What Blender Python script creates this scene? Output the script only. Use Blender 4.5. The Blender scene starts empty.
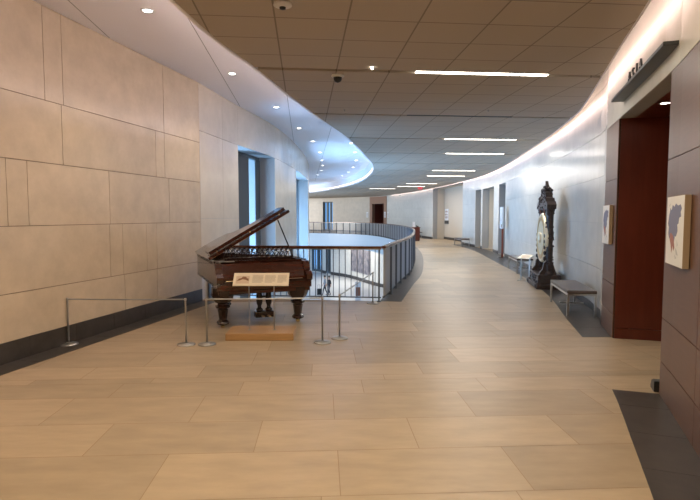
import bpy, bmesh, math, random
from mathutils import Vector, Matrix
random.seed(7)
S = bpy.context.scene
COL = S.collection
PI = math.pi

# ------------------------------------------------------------------ camera, world, exposure
cd = bpy.data.cameras.new('camera'); cam = bpy.data.objects.new('camera', cd); COL.objects.link(cam)
cam.location = (0, 0, 1.65); cam.rotation_euler = (PI/2 - math.atan(34/520), 0, 0)
cd.sensor_width = 36; cd.lens = 520/700*36; cd.clip_start = .05; cd.clip_end = 300
S.camera = cam
W = bpy.data.worlds.new('world'); S.world = W; W.use_nodes = True
bg = W.node_tree.nodes['Background']; bg.inputs[0].default_value = (.26, .54, .95, 1); bg.inputs[1].default_value = 1.0
S.view_settings.view_transform = 'Standard'; S.view_settings.look = 'None'
S.view_settings.gamma = 1; S.view_settings.use_curve_mapping = False
S.view_settings.exposure = 0.08

def area(name, loc, rot, sx, sy, power, color):
    l = bpy.data.lights.new(name, 'AREA'); l.shape = 'RECTANGLE'; l.size = sx; l.size_y = sy
    l.energy = power; l.color = color
    o = bpy.data.objects.new(name, l); COL.objects.link(o); o.location = loc; o.rotation_euler = rot
    return o
WARM = (1, .83, .57); NEUT = (1, .94, .86); DAY = (.42, .67, 1)
# daylight through the left atrium glazing, plus an added fill on the far wall
def aim(p, q): return (Vector(q)-Vector(p)).to_track_quat('-Z', 'Y').to_euler()
for nm, p, q, w, h, e in (('daylight_far', (-8.8, 32.5, -.2), (6, 33.5, -.8), 13, 5, 2300), ('daylight_window_near', (-3.75, 12.5, 1.0), (5.3, 17.0, .9), 2.4, 4.2, 600), ('daylight_window_far', (-3.3, 20.9, .4), (6.2, 21.0, -.6), 4.4, 4.2, 1000), ('far_wall_fill', (-13.5, 49.5, 1.5), (2, 52, 1.5), 5, 6, 1100)):
    area(nm, p, aim(p, q), w, h, e, NEUT if nm == 'far_wall_fill' else DAY)

# ------------------------------------------------------------------ materials
def nt(m): return m.node_tree
def mat(name, col, rough=.5, metal=0, var=0, scale=6, bump=0, tone=0, spec=.5, stretch=(1, 1, 1), col2=None, coat=0):
    m = bpy.data.materials.new(name); m.use_nodes = True
    N = nt(m).nodes; L = nt(m).links; b = N['Principled BSDF']
    b.inputs['Roughness'].default_value = rough; b.inputs['Metallic'].default_value = metal
    b.inputs['Specular IOR Level'].default_value = spec
    b.inputs['Base Color'].default_value = (*col, 1)
    if coat: b.inputs['Coat Weight'].default_value = coat; b.inputs['Coat Roughness'].default_value = .08
    if var or tone or bump:
        tc = N.new('ShaderNodeTexCoord'); mp = N.new('ShaderNodeMapping'); mp.inputs['Scale'].default_value = stretch
        L.new(tc.outputs['Object'], mp.inputs[0])
        nz = N.new('ShaderNodeTexNoise'); nz.inputs['Scale'].default_value = scale; nz.inputs['Detail'].default_value = 6; nz.inputs['Roughness'].default_value = .6
        L.new(mp.outputs[0], nz.inputs['Vector'])
        mr = N.new('ShaderNodeMapRange'); mr.inputs[1].default_value = .3; mr.inputs[2].default_value = .7
        L.new(nz.outputs[0], mr.inputs[0])
        mx = N.new('ShaderNodeMix'); mx.data_type = 'RGBA'
        c2 = col2 or tuple(c*(1-var) for c in col); c1 = tuple(min(1, c*(1+var*.6)) for c in col)
        mx.inputs[6].default_value = (*c2, 1); mx.inputs[7].default_value = (*c1, 1)
        L.new(mr.outputs[0], mx.inputs[0]); out = mx.outputs[2]
        if tone:
            at = N.new('ShaderNodeAttribute'); at.attribute_name = 'tone'
            m2 = N.new('ShaderNodeMapRange'); m2.inputs[3].default_value = 1-tone; m2.inputs[4].default_value = 1+tone
            L.new(at.outputs['Fac'], m2.inputs[0])
            vm = N.new('ShaderNodeVectorMath'); vm.operation = 'SCALE'
            L.new(out, vm.inputs[0]); L.new(m2.outputs[0], vm.inputs['Scale']); out = vm.outputs[0]
        L.new(out, b.inputs['Base Color'])
        if bump:
            bp = N.new('ShaderNodeBump'); bp.inputs['Strength'].default_value = bump; bp.inputs['Distance'].default_value = .01
            L.new(nz.outputs[0], bp.inputs['Height']); L.new(bp.outputs[0], b.inputs['Normal'])
    return m
def emis(name, col, s):
    m = bpy.data.materials.new(name); m.use_nodes = True; b = nt(m).nodes['Principled BSDF']
    b.inputs['Base Color'].default_value = (*col, 1); b.inputs['Emission Color'].default_value = (*col, 1); b.inputs['Emission Strength'].default_value = s
    return m
def glassmat(name, tint=(.85, .93, 1)):
    m = bpy.data.materials.new(name); m.use_nodes = True; N = nt(m).nodes; L = nt(m).links
    N.remove(N['Principled BSDF']); o = N['Material Output']
    t = N.new('ShaderNodeBsdfTransparent'); t.inputs[0].default_value = (*tint, 1)
    g = N.new('ShaderNodeBsdfGlossy'); g.inputs['Roughness'].default_value = .05
    f = N.new('ShaderNodeMixShader'); f.inputs[0].default_value = .08
    L.new(t.outputs[0], f.inputs[1]); L.new(g.outputs[0], f.inputs[2]); L.new(f.outputs[0], o.inputs[0])
    return m
def ceilmat():
    m = bpy.data.materials.new('ceiling_tile'); m.use_nodes = True; N = nt(m).nodes; L = nt(m).links; b = N['Principled BSDF']
    tc = N.new('ShaderNodeTexCoord'); mp = N.new('ShaderNodeMapping'); L.new(tc.outputs['Object'], mp.inputs[0])
    mp.inputs['Rotation'].default_value = (0, 0, -TILT_C); mp.inputs['Location'].default_value = (.28, -7.1, 0)
    br = N.new('ShaderNodeTexBrick'); br.offset = 0; br.inputs['Scale'].default_value = 1
    br.inputs['Brick Width'].default_value = .72; br.inputs['Row Height'].default_value = .6
    br.inputs['Mortar Size'].default_value = .009; br.inputs['Mortar Smooth'].default_value = .1; br.inputs['Bias'].default_value = 0
    br.inputs['Color1'].default_value = (.50, .43, .345, 1); br.inputs['Color2'].default_value = (.48, .413, .332, 1); br.inputs['Mortar'].default_value = (.26, .22, .175, 1)
    L.new(mp.outputs[0], br.inputs['Vector']); L.new(br.outputs[0], b.inputs['Base Color']); b.inputs['Roughness'].default_value = .75
    b.inputs['Specular IOR Level'].default_value = .25
    return m
TILT_C = math.radians(5); TILT_F = math.radians(3)
M = {}
M['floor'] = mat('floor_stone', (.405, .308, .202), .36, var=.14, scale=2.2, tone=.13, stretch=(1, 3.2, 1), spec=.45)
M['grout'] = mat('floor_grout', (.30, .20, .12), .7)
M['border'] = mat('dark_slate', (.055, .046, .040), .38, var=.3, scale=5)
M['slatejoint'] = mat('slate_joint', (.05, .045, .04), .7)
M['stone'] = mat('beige_limestone', (.58, .47, .34), .25, var=.12, scale=3.0, tone=.025, spec=.4)
M['joint'] = mat('stone_joint', (.17, .125, .085), .8)
M['white_stone'] = mat('pale_limestone', (.70, .68, .62), .24, var=.07, scale=2.5, tone=.03, spec=.5)
M['cream_stone'] = mat('cream_limestone', (.66, .57, .45), .25, var=.08, scale=2.5, tone=.02)
M['joint2'] = mat('pale_joint', (.36, .35, .33), .8)
M['beige'] = mat('beige_plaster', (.60, .52, .41), .6)
M['plaster'] = mat('white_plaster', (.86, .83, .84), .55)
M['panel'] = mat('taupe_wood_panel', (.125, .058, .033), .40, var=.12, scale=3, stretch=(1, 1, 14), tone=.04)
M['panelgap'] = mat('panel_gap', (.02, .013, .01), .8)
M['redwood'] = mat('red_cherry_wood', (.115, .022, .011), .33, var=.2, scale=3, stretch=(5, 5, .5))
M['bronze'] = mat('dark_bronze', (.055, .058, .055), .4, .6)
M['steel'] = mat('brushed_steel', (.62, .62, .61), .28, 1)
M['satin'] = mat('satin_steel', (.42, .41, .39), .38, .9)
M['darkmetal'] = mat('dark_frame_metal', (.10, .115, .12), .45, .3)
M['blind'] = mat('grey_blind', (.075, .082, .085), .7)
M['rail'] = mat('handrail_wood', (.13, .045, .022), .15, var=.25, scale=8)
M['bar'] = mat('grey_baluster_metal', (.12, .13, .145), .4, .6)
M['bar_daylit'] = mat('daylit_baluster_metal', (.52, .55, .59), .3, .8)  # curved stretch: bluish daylight on the bars put into the colour
M['rosewood'] = mat('rosewood', (.050, .013, .007), .18, var=.4, scale=4, stretch=(.6, 4, 4), coat=.6)
M['rosedark'] = mat('dark_rosewood', (.022, .008, .006), .2, coat=.4)
M['black'] = mat('black', (.012, .012, .012), .4)
M['brass'] = mat('brass', (.65, .47, .22), .28, 1)
M['iron'] = mat('bronzed_iron_plate', (.33, .22, .10), .4, .7)
M['felt'] = mat('cream_felt', (.72, .67, .58), .8)
M['oak'] = mat('oak', (.44, .25, .105), .35, var=.2, scale=5, stretch=(.6, 6, 6))
M['paper'] = mat('cream_paper', (.74, .64, .50), .6)
M['ink'] = mat('brown_ink', (.30, .22, .15), .7)
M['photo_ink'] = mat('sepia_ink', (.22, .10, .05), .7)
M['white'] = mat('white_paint', (.82, .82, .82), .4)
M['cream'] = mat('cream_board', (.74, .73, .71), .5)
M['boardside'] = mat('tan_board_edge', (.33, .24, .15), .5)
M['mapblue'] = mat('map_blue', (.19, .20, .31), .6)
M['mapred'] = mat('map_red', (.38, .17, .15), .6)
M['mapgrey'] = mat('map_grey', (.55, .55, .55), .6)
M['leather'] = mat('brown_leather', (.09, .066, .058), .33, var=.15, scale=12)
M['carved'] = mat('carved_dark_wood', (.045, .026, .019), .4, var=.6, scale=30, bump=.6)
M['gold'] = mat('gong_bronze', (.86, .78, .58), .32, .5, var=.15, scale=6)
M['goldred'] = mat('gilt_red', (.30, .10, .05), .4, .3)
M['screen'] = mat('screen_blue', (.25, .42, .55), .2)
M['redpost'] = mat('red_brown_post', (.24, .06, .03), .4)
M['liftdoor'] = mat('lift_door_metal', (.40, .44, .47), .4, .3)
M['glass'] = glassmat('clear_glass')
M['lamp'] = emis('lamp_diffuser', (1, .93, .82), 9)
M['cove'] = emis('cove_strip', (1, .76, .66), 7.5)
M['cove2'] = emis('rim_strip', (1, .86, .86), 3.5)
M['spot'] = emis('downlight_lamp', (1, .93, .84), 14)
M['exitred'] = emis('exit_red', (.9, .03, .03), .45)
M['ceil'] = ceilmat()
M['skin'] = mat('skin', (.5, .3, .22), .6); M['hair'] = mat('hair', (.03, .02, .015), .6)
M['shirtgrey'] = mat('grey_shirt', (.25, .27, .30), .8); M['shirtblack'] = mat('black_shirt', (.02, .02, .025), .8)
M['jeans'] = mat('dark_trousers', (.025, .03, .045), .8)
M['mural1'] = mat('mural_print', (.035, .04, .06), .5, var=.9, scale=2.2, col2=(.34, .30, .30))
M['lowfloor'] = mat('lower_floor_stone', (.50, .51, .52), .3, var=.06, scale=1.5)
M['duct'] = mat('slot_dark', (.05, .045, .04), .6)
M['terracotta'] = mat('brown_panel', (.30, .13, .08), .5)

# ------------------------------------------------------------------ helpers
def obj(name, bm, m, parent=None, smooth=False):
    me = bpy.data.meshes.new(name)
    bmesh.ops.recalc_face_normals(bm, faces=bm.faces[:]) if smooth != 'keep' else None
    bm.to_mesh(me); bm.free()
    for x in (m if isinstance(m, (list, tuple)) else [m]): me.materials.append(x)
    if smooth is True:
        for p in me.polygons: p.use_smooth = True
    o = bpy.data.objects.new(name, me); COL.objects.link(o)
    if parent: o.parent = parent
    return o
def tag(o, label, cat, group=None, kind=None):
    o['label'] = label; o['category'] = cat
    if group: o['group'] = group
    if kind: o['kind'] = kind
    return o
def thing(name, label, cat, loc=(0, 0, 0), rz=0, group=None):
    o = bpy.data.objects.new(name, None); COL.objects.link(o); o.empty_display_size = .1
    o.location = loc; o.rotation_euler = (0, 0, rz); return tag(o, label, cat, group)
def struct(name, bm, m, parent=None, smooth=False):
    o = obj(name, bm, m, parent, smooth)
    if not parent: o['kind'] = 'structure'
    return o
def dup(root, loc, rz, label, group=None):
    r = root.copy(); COL.objects.link(r); r.location = loc; r.rotation_euler = (0, 0, rz); r['label'] = label
    if group: r['group'] = group
    for ch in list(root.children):
        c = ch.copy(); COL.objects.link(c); c.parent = r
        for g in list(ch.children):
            d = g.copy(); COL.objects.link(d); d.parent = c
    return r
def NB(): return bmesh.new()
def box(bm, x0, y0, z0, x1, y1, z1, bev=0, mi=0, M4=None):
    vs = [bm.verts.new(p) for p in [(x0,y0,z0),(x1,y0,z0),(x1,y1,z0),(x0,y1,z0),(x0,y0,z1),(x1,y0,z1),(x1,y1,z1),(x0,y1,z1)]]
    fs = [bm.faces.new([vs[i] for i in f]) for f in [(3,2,1,0),(4,5,6,7),(0,1,5,4),(1,2,6,5),(2,3,7,6),(3,0,4,7)]]
    for f in fs: f.material_index = mi
    if M4: bmesh.ops.transform(bm, matrix=M4, verts=vs)
    if bev:
        es = list({e for f in fs for e in f.edges})
        bmesh.ops.bevel(bm, geom=es, offset=bev, segments=2, affect='EDGES', profile=.5)
    return vs
def prism(bm, pts, z0, z1, M4=None, mi=0):
    a = [bm.verts.new((x, y, z0)) for x, y in pts]; b = [bm.verts.new((x, y, z1)) for x, y in pts]
    n = len(pts); fs = [bm.faces.new(a[::-1]), bm.faces.new(b)]
    for i in range(n): fs.append(bm.faces.new((a[i], a[(i+1) % n], b[(i+1) % n], b[i])))
    for f in fs: f.material_index = mi
    if M4: bmesh.ops.transform(bm, matrix=M4, verts=a+b)
    return a+b
def tube(bm, p, q, r, n=8, r2=None, mi=0):
    p = Vector(p); q = Vector(q); d = (q-p).normalized()
    u = d.orthogonal().normalized(); v = d.cross(u); r2 = r if r2 is None else r2
    a = [bm.verts.new(p+(u*math.cos(t)+v*math.sin(t))*r) for t in [2*PI*i/n for i in range(n)]]
    b = [bm.verts.new(q+(u*math.cos(t)+v*math.sin(t))*r2) for t in [2*PI*i/n for i in range(n)]]
    fs = [bm.faces.new(a[::-1]), bm.faces.new(b)]
    for i in range(n): fs.append(bm.faces.new((a[i], a[(i+1) % n], b[(i+1) % n], b[i])))
    for f in fs: f.material_index = mi
def lathe(bm, prof, n=24, c=(0, 0, 0), rot=0, M4=None):
    rings = []
    for r, z in prof:
        rings.append([bm.verts.new((c[0]+r*math.cos(rot+2*PI*i/n), c[1]+r*math.sin(rot+2*PI*i/n), c[2]+z)) for i in range(n)])
    for a, b in zip(rings, rings[1:]):
        for i in range(n): bm.faces.new((a[i], a[(i+1) % n], b[(i+1) % n], b[i]))
    bm.faces.new(rings[0][::-1]); bm.faces.new(rings[-1])
    if M4: bmesh.ops.transform(bm, matrix=M4, verts=[v for r in rings for v in r])
def ball(bm, c, r, sub=1, sc=(1, 1, 1)):
    bmesh.ops.create_icosphere(bm, subdivisions=sub, radius=r, matrix=Matrix.Translation(c) @ Matrix.Diagonal((*sc, 1)))
def ring(bm, c, R, r, M3, n=14, k=5):
    vs = []
    for i in range(n):
        t = 2*PI*i/n; row = []
        for j in range(k):
            s = 2*PI*j/k; row.append(bm.verts.new(Vector(c)+M3 @ Vector(((R+r*math.cos(s))*math.cos(t), (R+r*math.cos(s))*math.sin(t), r*math.sin(s)))))
        vs.append(row)
    for i in range(n):
        for j in range(k): bm.faces.new((vs[i][j], vs[(i+1) % n][j], vs[(i+1) % n][(j+1) % k], vs[i][(j+1) % k]))

class Curve:
    """A plan curve sampled by arc length; side = +1 puts the room on the left of its direction."""
    def __init__(s, pts, side=1, smooth=True, step=.12):
        P = [Vector(p) for p in pts]; out = []
        if smooth and len(P) > 2:
            E = [2*P[0]-P[1]] + P + [2*P[-1]-P[-2]]
            for i in range(1, len(E)-2):
                n = max(2, int((E[i+1]-E[i]).length/step))
                for k in range(n):
                    t = k/n; a, b, c, d = E[i-1:i+3]
                    out.append(.5*((2*b)+(c-a)*t+(2*a-5*b+4*c-d)*t*t+(3*b-a-3*c+d)*t**3))
            out.append(P[-1])
        else: out = P
        s.P = out; s.side = side; s.S = [0]
        for a, b in zip(out, out[1:]): s.S.append(s.S[-1]+(b-a).length)
        s.L = s.S[-1]
    def at(s, t, off=0):
        t = min(max(t, 0), s.L); lo, hi = 0, len(s.S)-1
        while hi-lo > 1:
            m = (lo+hi)//2
            if s.S[m] <= t: lo = m
            else: hi = m
        f = (t-s.S[lo])/max(1e-9, s.S[hi]-s.S[lo]); p = s.P[lo].lerp(s.P[hi], f)
        h = .25; 
        return p + s.nrm(t)*off if off else p
    def raw(s, t): return s.at(t)
    def tan(s, t):
        a = s.at(max(0, t-.15)); b = s.at(min(s.L, t+.15)); return (b-a).normalized()
    def nrm(s, t):
        d = s.tan(t); return Vector((-d.y, d.x))*s.side
    def sY(s, Y):
        for i in range(len(s.P)-1):
            y0, y1 = s.P[i].y, s.P[i+1].y
            if y0 <= Y <= y1 or y1 <= Y <= y0: return s.S[i]+(Y-y0)/(y1-y0+1e-12)*(s.S[i+1]-s.S[i])
        return 0 if abs(Y-s.P[0].y) < abs(Y-s.P[-1].y) else s.L
    def X(s, Y): return s.at(s.sY(Y)).x
def strip(bm, C, s0, s1, z0, z1, o0, o1, mi=0, seg=.5, tone=None, lay=None):
    """A solid following the curve: s0..s1 along it, z0..z1 high, o0..o1 out from it."""
    n = max(1, int(math.ceil((s1-s0)/seg))); rows = []
    for k in range(n+1):
        t = s0+(s1-s0)*k/n; a = C.at(t, o0) if o0 else C.at(t); b = C.at(t, o1) if o1 else C.at(t)
        rows.append([bm.verts.new((a.x, a.y, z0)), bm.verts.new((b.x, b.y, z0)), bm.verts.new((b.x, b.y, z1)), bm.verts.new((a.x, a.y, z1))])
    fs = []
    for r, q in zip(rows, rows[1:]):
        for i in range(4): fs.append(bm.faces.new((r[i], r[(i+1) % 4], q[(i+1) % 4], q[i])))
    fs.append(bm.faces.new(rows[0][::-1])); fs.append(bm.faces.new(rows[-1]))
    for f in fs:
        f.material_index = mi
        if lay is not None: f[lay] = tone
def sub(rects, hole):
    out = []; a0, a1, b0, b1 = hole
    for r in rects:
        s0, s1, z0, z1 = r
        if a1 <= s0+1e-6 or a0 >= s1-1e-6 or b1 <= z0+1e-6 or b0 >= z1-1e-6: out.append(r); continue
        if s0 < a0: out.append((s0, a0, z0, z1))
        if s1 > a1: out.append((a1, s1, z0, z1))
        m0, m1 = max(s0, a0), min(s1, a1)
        if z0 < b0: out.append((m0, m1, z0, b0))
        if z1 > b1: out.append((m0, m1, b1, z1))
    return out
def panel_wall(name, C, s0, s1, courses, joints, holes, mats, thick=.3, gap=.004, face=.012, tones=.5):
    """courses: z levels; joints[i]: s positions of the vertical joints of course i."""
    bm = NB(); lay = bm.faces.layers.float.new('tone')
    base = [(s0, s1, courses[0], courses[-1])]
    for h in holes: base = sub(base, h)
    for r in base: strip(bm, C, r[0], r[1], r[2], r[3], -thick, 0, mi=1, tone=.5, lay=lay)
    for i in range(len(courses)-1):
        J = [s0] + sorted(j for j in joints[i] if s0 < j < s1) + [s1]
        for a, b in zip(J, J[1:]):
            t = random.random()
            rs = [(a+gap, b-gap, courses[i]+gap, courses[i+1]-gap)]
            for h in holes: rs = sub(rs, h)
            for r in rs:
                if r[1]-r[0] > .01 and r[3]-r[2] > .01: strip(bm, C, r[0], r[1], r[2], r[3], 0, face, mi=0, tone=t, lay=lay)
    return struct(name, bm, mats)

# ------------------------------------------------------------------ plan curves
LW = Curve([(-5.60, -2), (-2.889, 10.05)], side=-1, smooth=False)                 # flat left wall, room to its right
AW = Curve([(-2.889, 10.05), (-2.60, 12.04), (-2.19, 14.39), (-1.98, 17), (-1.90, 20), (-1.93, 23.5), (-2.15, 27), (-2.9, 31.5), (-4.4, 36.4), (-5.2, 38.4)], side=-1)
RW = Curve([(3.62, 7.05), (3.84, 7.82), (4.22, 8.85), (4.96, 12.2), (5.72, 17), (6.3, 21), (6.6, 24.3), (6.68, 27), (6.55, 30), (6.3, 34), (5.9, 38), (5.2, 43), (4.2, 47.5), (3.2, 50.5), (1.9, 52.8), (0, 55), (-2.1, 56.8), (-4.5, 58.2), (-9, 60)], side=1)
BW = Curve([(-.6, -3), (.75, -.5), (1.75, 1.8), (2.47, 3.64), (2.87, 4.71), (3.21, 5.8), (3.56, 6.95), (3.82, 7.8)], side=1)          # panelled block with the portal
SE = Curve([(-2.6, -3), (-1.95, 1.5), (-1.61, 4.84), (-1.47, 6.0), (-1.25, 7.0), (-.98, 8.6), (-.52, 10.96), (0, 13.5), (.48, 16.8), (.9, 20.5), (.98, 24.4), (.58, 30), (-.7, 36.5), (-2.85, 42.6), (-7, 50)], side=1)   # edge of the tiled ceiling, pale ceiling to its left
VE = Curve([(.58, 10.03), (1.08, 12.38), (1.71, 15.28), (2.45, 20.4), (2.92, 25), (3.15, 30), (3.0, 36), (2.3, 42), (1.0, 46.3), (-1.5, 49.3), (-4.5, 51), (-8, 52)], side=1)       # edge of the opening in the floor
VS = Curve([(-2.889, 10.42), (.58, 10.03)], side=1, smooth=False)
ZC, ZS = 3.60, 4.18
ZL = -5.4

# ------------------------------------------------------------------ floor
def floor():
    bm = NB(); lay = bm.faces.layers.float.new('tone')
    ca, sa = math.cos(TILT_F), math.sin(TILT_F)
    def w2(x, y): return (x*ca-y*sa, x*sa+y*ca)       # grid -> world
    def g2(p): return (p[0]*ca+p[1]*sa, -p[0]*sa+p[1]*ca)
    veg = [g2(VE.at(VE.L*i/200)) for i in range(201)]
    top = max(p[1] for p in veg)
    y_near = g2((.58, 10.03))[1]
    def vx(y):                                         # right-hand edge of the opening at grid y
        best = None
        for a, b in zip(veg, veg[1:]):
            if a[1] <= y <= b[1]: best = a[0]+(y-a[1])/(b[1]-a[1]+1e-9)*(b[0]-a[0])
        return best
    rows = []; y = 3.57; y0 = y
    fixed = [(-.6, None)]
    widths = [.56, .61, .40, .16, .42, .60, .60, .40, .60, .16, .60, .42]
    while y > -3.2: y -= .6; 
    while y < 3.56: rows.append((y, y+.6)); y += .6
    i = 0
    while y < 60:
        h = widths[i % len(widths)]; rows.append((y, y+h)); y += h; i += 1
    off0 = {3.57-.6: .10, 3.57: -.49, 4.13: .09}
    g = .0022
    for a, b in rows:
        # split a row at the near lip of the opening
        o = next((v for k, v in off0.items() if abs(k-a) < .02), random.uniform(0, 1.17))
        parts = [(a, b)]
        if a < y_near < b: parts = [(a, y_near), (y_near, b)]
        for a2, b2 in parts:
            x = o-1.17*8
            while x < 11:
                x1 = x+1.17; t = random.random()
                q = [(x+g, a2+g), (x1-g, a2+g), (x1-g, b2-g), (x+g, b2-g)]
                mid = (a2+b2)/2
                if mid > y_near and mid < top:
                    l0, l1 = vx(a2), vx(b2)
                    if l0 is None: l0 = l1
                    if l1 is None: l1 = l0
                    if l0 is not None:
                        if x1 <= min(l0, l1): x = x1; continue
                        q = [(max(x+g, min(l0, x1)), a2+g), (x1-g, a2+g), (x1-g, b2-g), (max(x+g, min(l1, x1-g)), b2-g)]
                vs = [bm.verts.new((*w2(*p), 0)) for p in q]
                f = bm.faces.new(vs); f[lay] = t; f.material_index = 0
                ws = [w2(*p) for p in q]
                x = x1
    # bed under the tiles, with the opening left out
    def bed(pts):
        vs = [bm.verts.new((x, y, -.003)) for x, y in pts]; f = bm.faces.new(vs); f.material_index = 1; f[lay] = .5
        vs = [bm.verts.new((x, y, -.30)) for x, y in pts]; f = bm.faces.new(vs); f.material_index = 2; f[lay] = .5
    bed([(-7, -3.5), (11, -3.5), (11, 9.7), (.58, 10.03), (-2.889, 10.42), (-7, 10.9)])
    v = [VE.at(VE.L*i/60) for i in range(61)]
    for p, q in zip(v, v[1:]):
        bed([(p.x, p.y), (p.x+12, p.y-.4), (q.x+12, q.y+.1), (q.x, q.y)])
    bed([(-8, 52), (4, 52), (4, 62), (-9, 62)])
    bmesh.ops.recalc_face_normals(bm, faces=bm.faces[:])
    for f in bm.faces:
        if f.normal.z < 0: f.normal_flip()
    me = bpy.data.meshes.new('floor'); bm.to_mesh(me); bm.free()
    for m in (M['floor'], M['grout'], M['plaster']): me.materials.append(m)
    o = bpy.data.objects.new('floor', me); COL.objects.link(o); o['kind'] = 'structure'
floor()
# slab edge round the opening, as seen from the atrium side
bm = NB(); strip(bm, VE, 0, VE.L, -1.35, -.004, -.25, .0); strip(bm, VS, 0, VS.L, -1.35, -.004, -.25, .0)
struct('trim_1', bm, mat('slab_edge_paint', (.42, .51, .58), .4))
# dark slate bands along the walls and round the opening
def band(name, pieces):
    bm = NB()
    for n_, (C, s0, s1, o0, o1) in enumerate(pieces):
        s = s0
        while s < s1-.01:
            e = min(s+.62, s1); strip(bm, C, s+.002, e-.002, -.002, .003+.0015*n_, o0, o1, mi=0); s = e
    struct(name, bm, [M['border']])
band('trim_2', [(LW, 0, LW.L, 0, .33)])
band('trim_3', [(BW, 0, BW.sY(4.73), 0, .40)])
SB = Curve([(3.17, 7.0), (3.50, 8.34), (4.14, 10.8), (4.78, 14.5), (5.24, 18.62), (5.75, 23), (6.0, 26.5), (5.95, 30.2)], side=1)
bm = NB(); y = 7.0
while y < 30:
    e = min(y+.62, 30.2); wx = lambda Y: (BW.X(Y) if Y < 7.8 else RW.X(Y))
    q = [(SB.X(y+.003), y+.003), (wx(y), y+.003), (wx(e), e-.003), (SB.X(e-.003), e-.003)]
    prism(bm, q, -.002, .003); y = e
struct('trim_4', bm, [M['border']])
band('trim_5', [(VE, 0, VE.L, -.42, -.002)])
band('trim_6', [(RW, RW.sY(37.5), RW.L, 0, .5)])

# ------------------------------------------------------------------ left wall
def sl(Y): return LW.sY(Y)
jl = {0: [3.2, 5.0, 7.78, 8.6], 1: [1.0, 2.2, 4.7, 7.48, 7.76, 8.34, 8.61], 2: [1.5, 3.9, 5.83, 6.11, 7.5, 9.0], 3: [1.9, 4.2, 6.66, 8.64, 8.89],
      4: [2.5, 6.41, 6.70, 8.89], }
panel_wall('wall_left', LW, 0, LW.L, [0.235, .775, 1.535, 2.295, 3.05, ZS], {k: [sl(y) for y in v] for k, v in jl.items()}, [], [M['stone'], M['joint']])
bm = NB(); s = 0
while s < LW.L: strip(bm, LW, s+.002, min(s+.75, LW.L)-.002, 0, .235, -.3, .018); s += .75
struct('baseboard_left', bm, M['border'])
# atrium wall: tall deep-set windows down to the storey below
wins = [(12.1, 14.85), (18.6, 24.2), (27.5, 34.5)]
holes = [(AW.sY(a), AW.sY(b), ZL+.3, 3.28) for a, b in wins]
cz = [ZL, -2.6, 0.0, 1.6, 3.28, ZS]
jt = [AW.sY(y) for y in (11.2, 12.1, 14.85, 16.7, 18.6, 24.2, 27.5)]
panel_wall('wall_atrium', AW, 0, AW.L, cz, {i: jt for i in range(5)}, holes, [M['cream_stone'], M['joint2']], thick=.75, gap=.0025)
for n, (a, b) in enumerate(wins):
    s0, s1 = AW.sY(a), AW.sY(b)
    bm = NB(); strip(bm, AW, s0, s1, ZL+.3, 3.28, -.52, -.505, seg=.4)
    w = struct('window_%d' % (n+1), bm, M['glass'])
    bm = NB()
    k = max(2, round((s1-s0)/1.35)); wd = .09
    for i in range(k+1):
        c = s0+(s1-s0)*i/k; strip(bm, AW, max(s0, c-wd/2), min(s1, c+wd/2), ZL+.3, 3.28, -.56, -.44)
    for z in (ZL+.3, -2.4, -.25, 3.2): strip(bm, AW, s0, s1, z, z+.08, -.55, -.45)
    obj('window_frame', bm, M['darkmetal'], w)
    bm = NB()
    for i in range(k):
        c0 = s0+(s1-s0)*i/k; c1 = s0+(s1-s0)*(i+1)/k; d = (c1-c0)
        pass
    for y0, y1 in ((12.95, 13.82), (14.36, 14.82)): strip(bm, AW, AW.sY(y0), AW.sY(y1), -2.3, 3.2, -.43, -.415)
    if n == 0: obj('blind', bm, M['blind'], w)
    else: bm.free()

# ------------------------------------------------------------------ right wall
rw = RW
H1 = [(30.2, 37.5, 2.0), (25.95, 27.5, 1.1), (23.75, 25.7, 1.1), (21.1, 22.5, .35)]
holesR = [(rw.sY(30.2), rw.sY(37.5), 0, 3.6), (rw.sY(26.55), rw.sY(27.7), 0, 3.0), (rw.sY(23.8), rw.sY(26.3), 0, 3.0), (rw.sY(21.2), rw.sY(22.7), 0, 3.0)]
sd = next(s for s in [i*.05 for i in range(int(rw.L/.05))] if rw.at(s).y > 44 and rw.at(s).x/rw.at(s).y < (387-350)/520)
se = next(s for s in [i*.05 for i in range(int(rw.L/.05))] if rw.at(s).y > 44 and rw.at(s).x/rw.at(s).y < (370-350)/520)
sw0 = next(s for s in [i*.05 for i in range(int(rw.L/.05))] if rw.at(s).y > 44 and rw.at(s).x/rw.at(s).y < (333-350)/520)
sw1 = next(s for s in [i*.05 for i in range(int(rw.L/.05))] if rw.at(s).y > 44 and rw.at(s).x/rw.at(s).y < (323-350)/520)
holesR += [(sd, se, 0, 3.55), (sw0, sw1, .1, 3.2)]
cr = [0, .775, 1.535, 2.295, 3.02, 3.75, 4.25]
jr = {}
for i in range(6):
    s = .9+(.55 if i % 2 else 0); L_ = []
    while s < rw.L: L_.append(s); s += 2.9
    jr[i] = L_
panel_wall('wall_right', rw, rw.sY(7.82), (sd+se)/2, cr, jr, holesR, [M['white_stone'], M['joint2']], thick=.35, gap=.003)
panel_wall('wall_far', rw, (sd+se)/2, rw.L, cr, jr, holesR, [M['cream_stone'], M['joint2']], thick=.35, gap=.003)
bm = NB()
bb = [(rw.sY(7.85), rw.L, 0, .13)]
for h in holesR[:5]: bb = sub(bb, h)
for r in bb: strip(bm, rw, r[0], r[1], 0, .13, 0, .022)
struct('baseboard_right', bm, M['border'])
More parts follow.
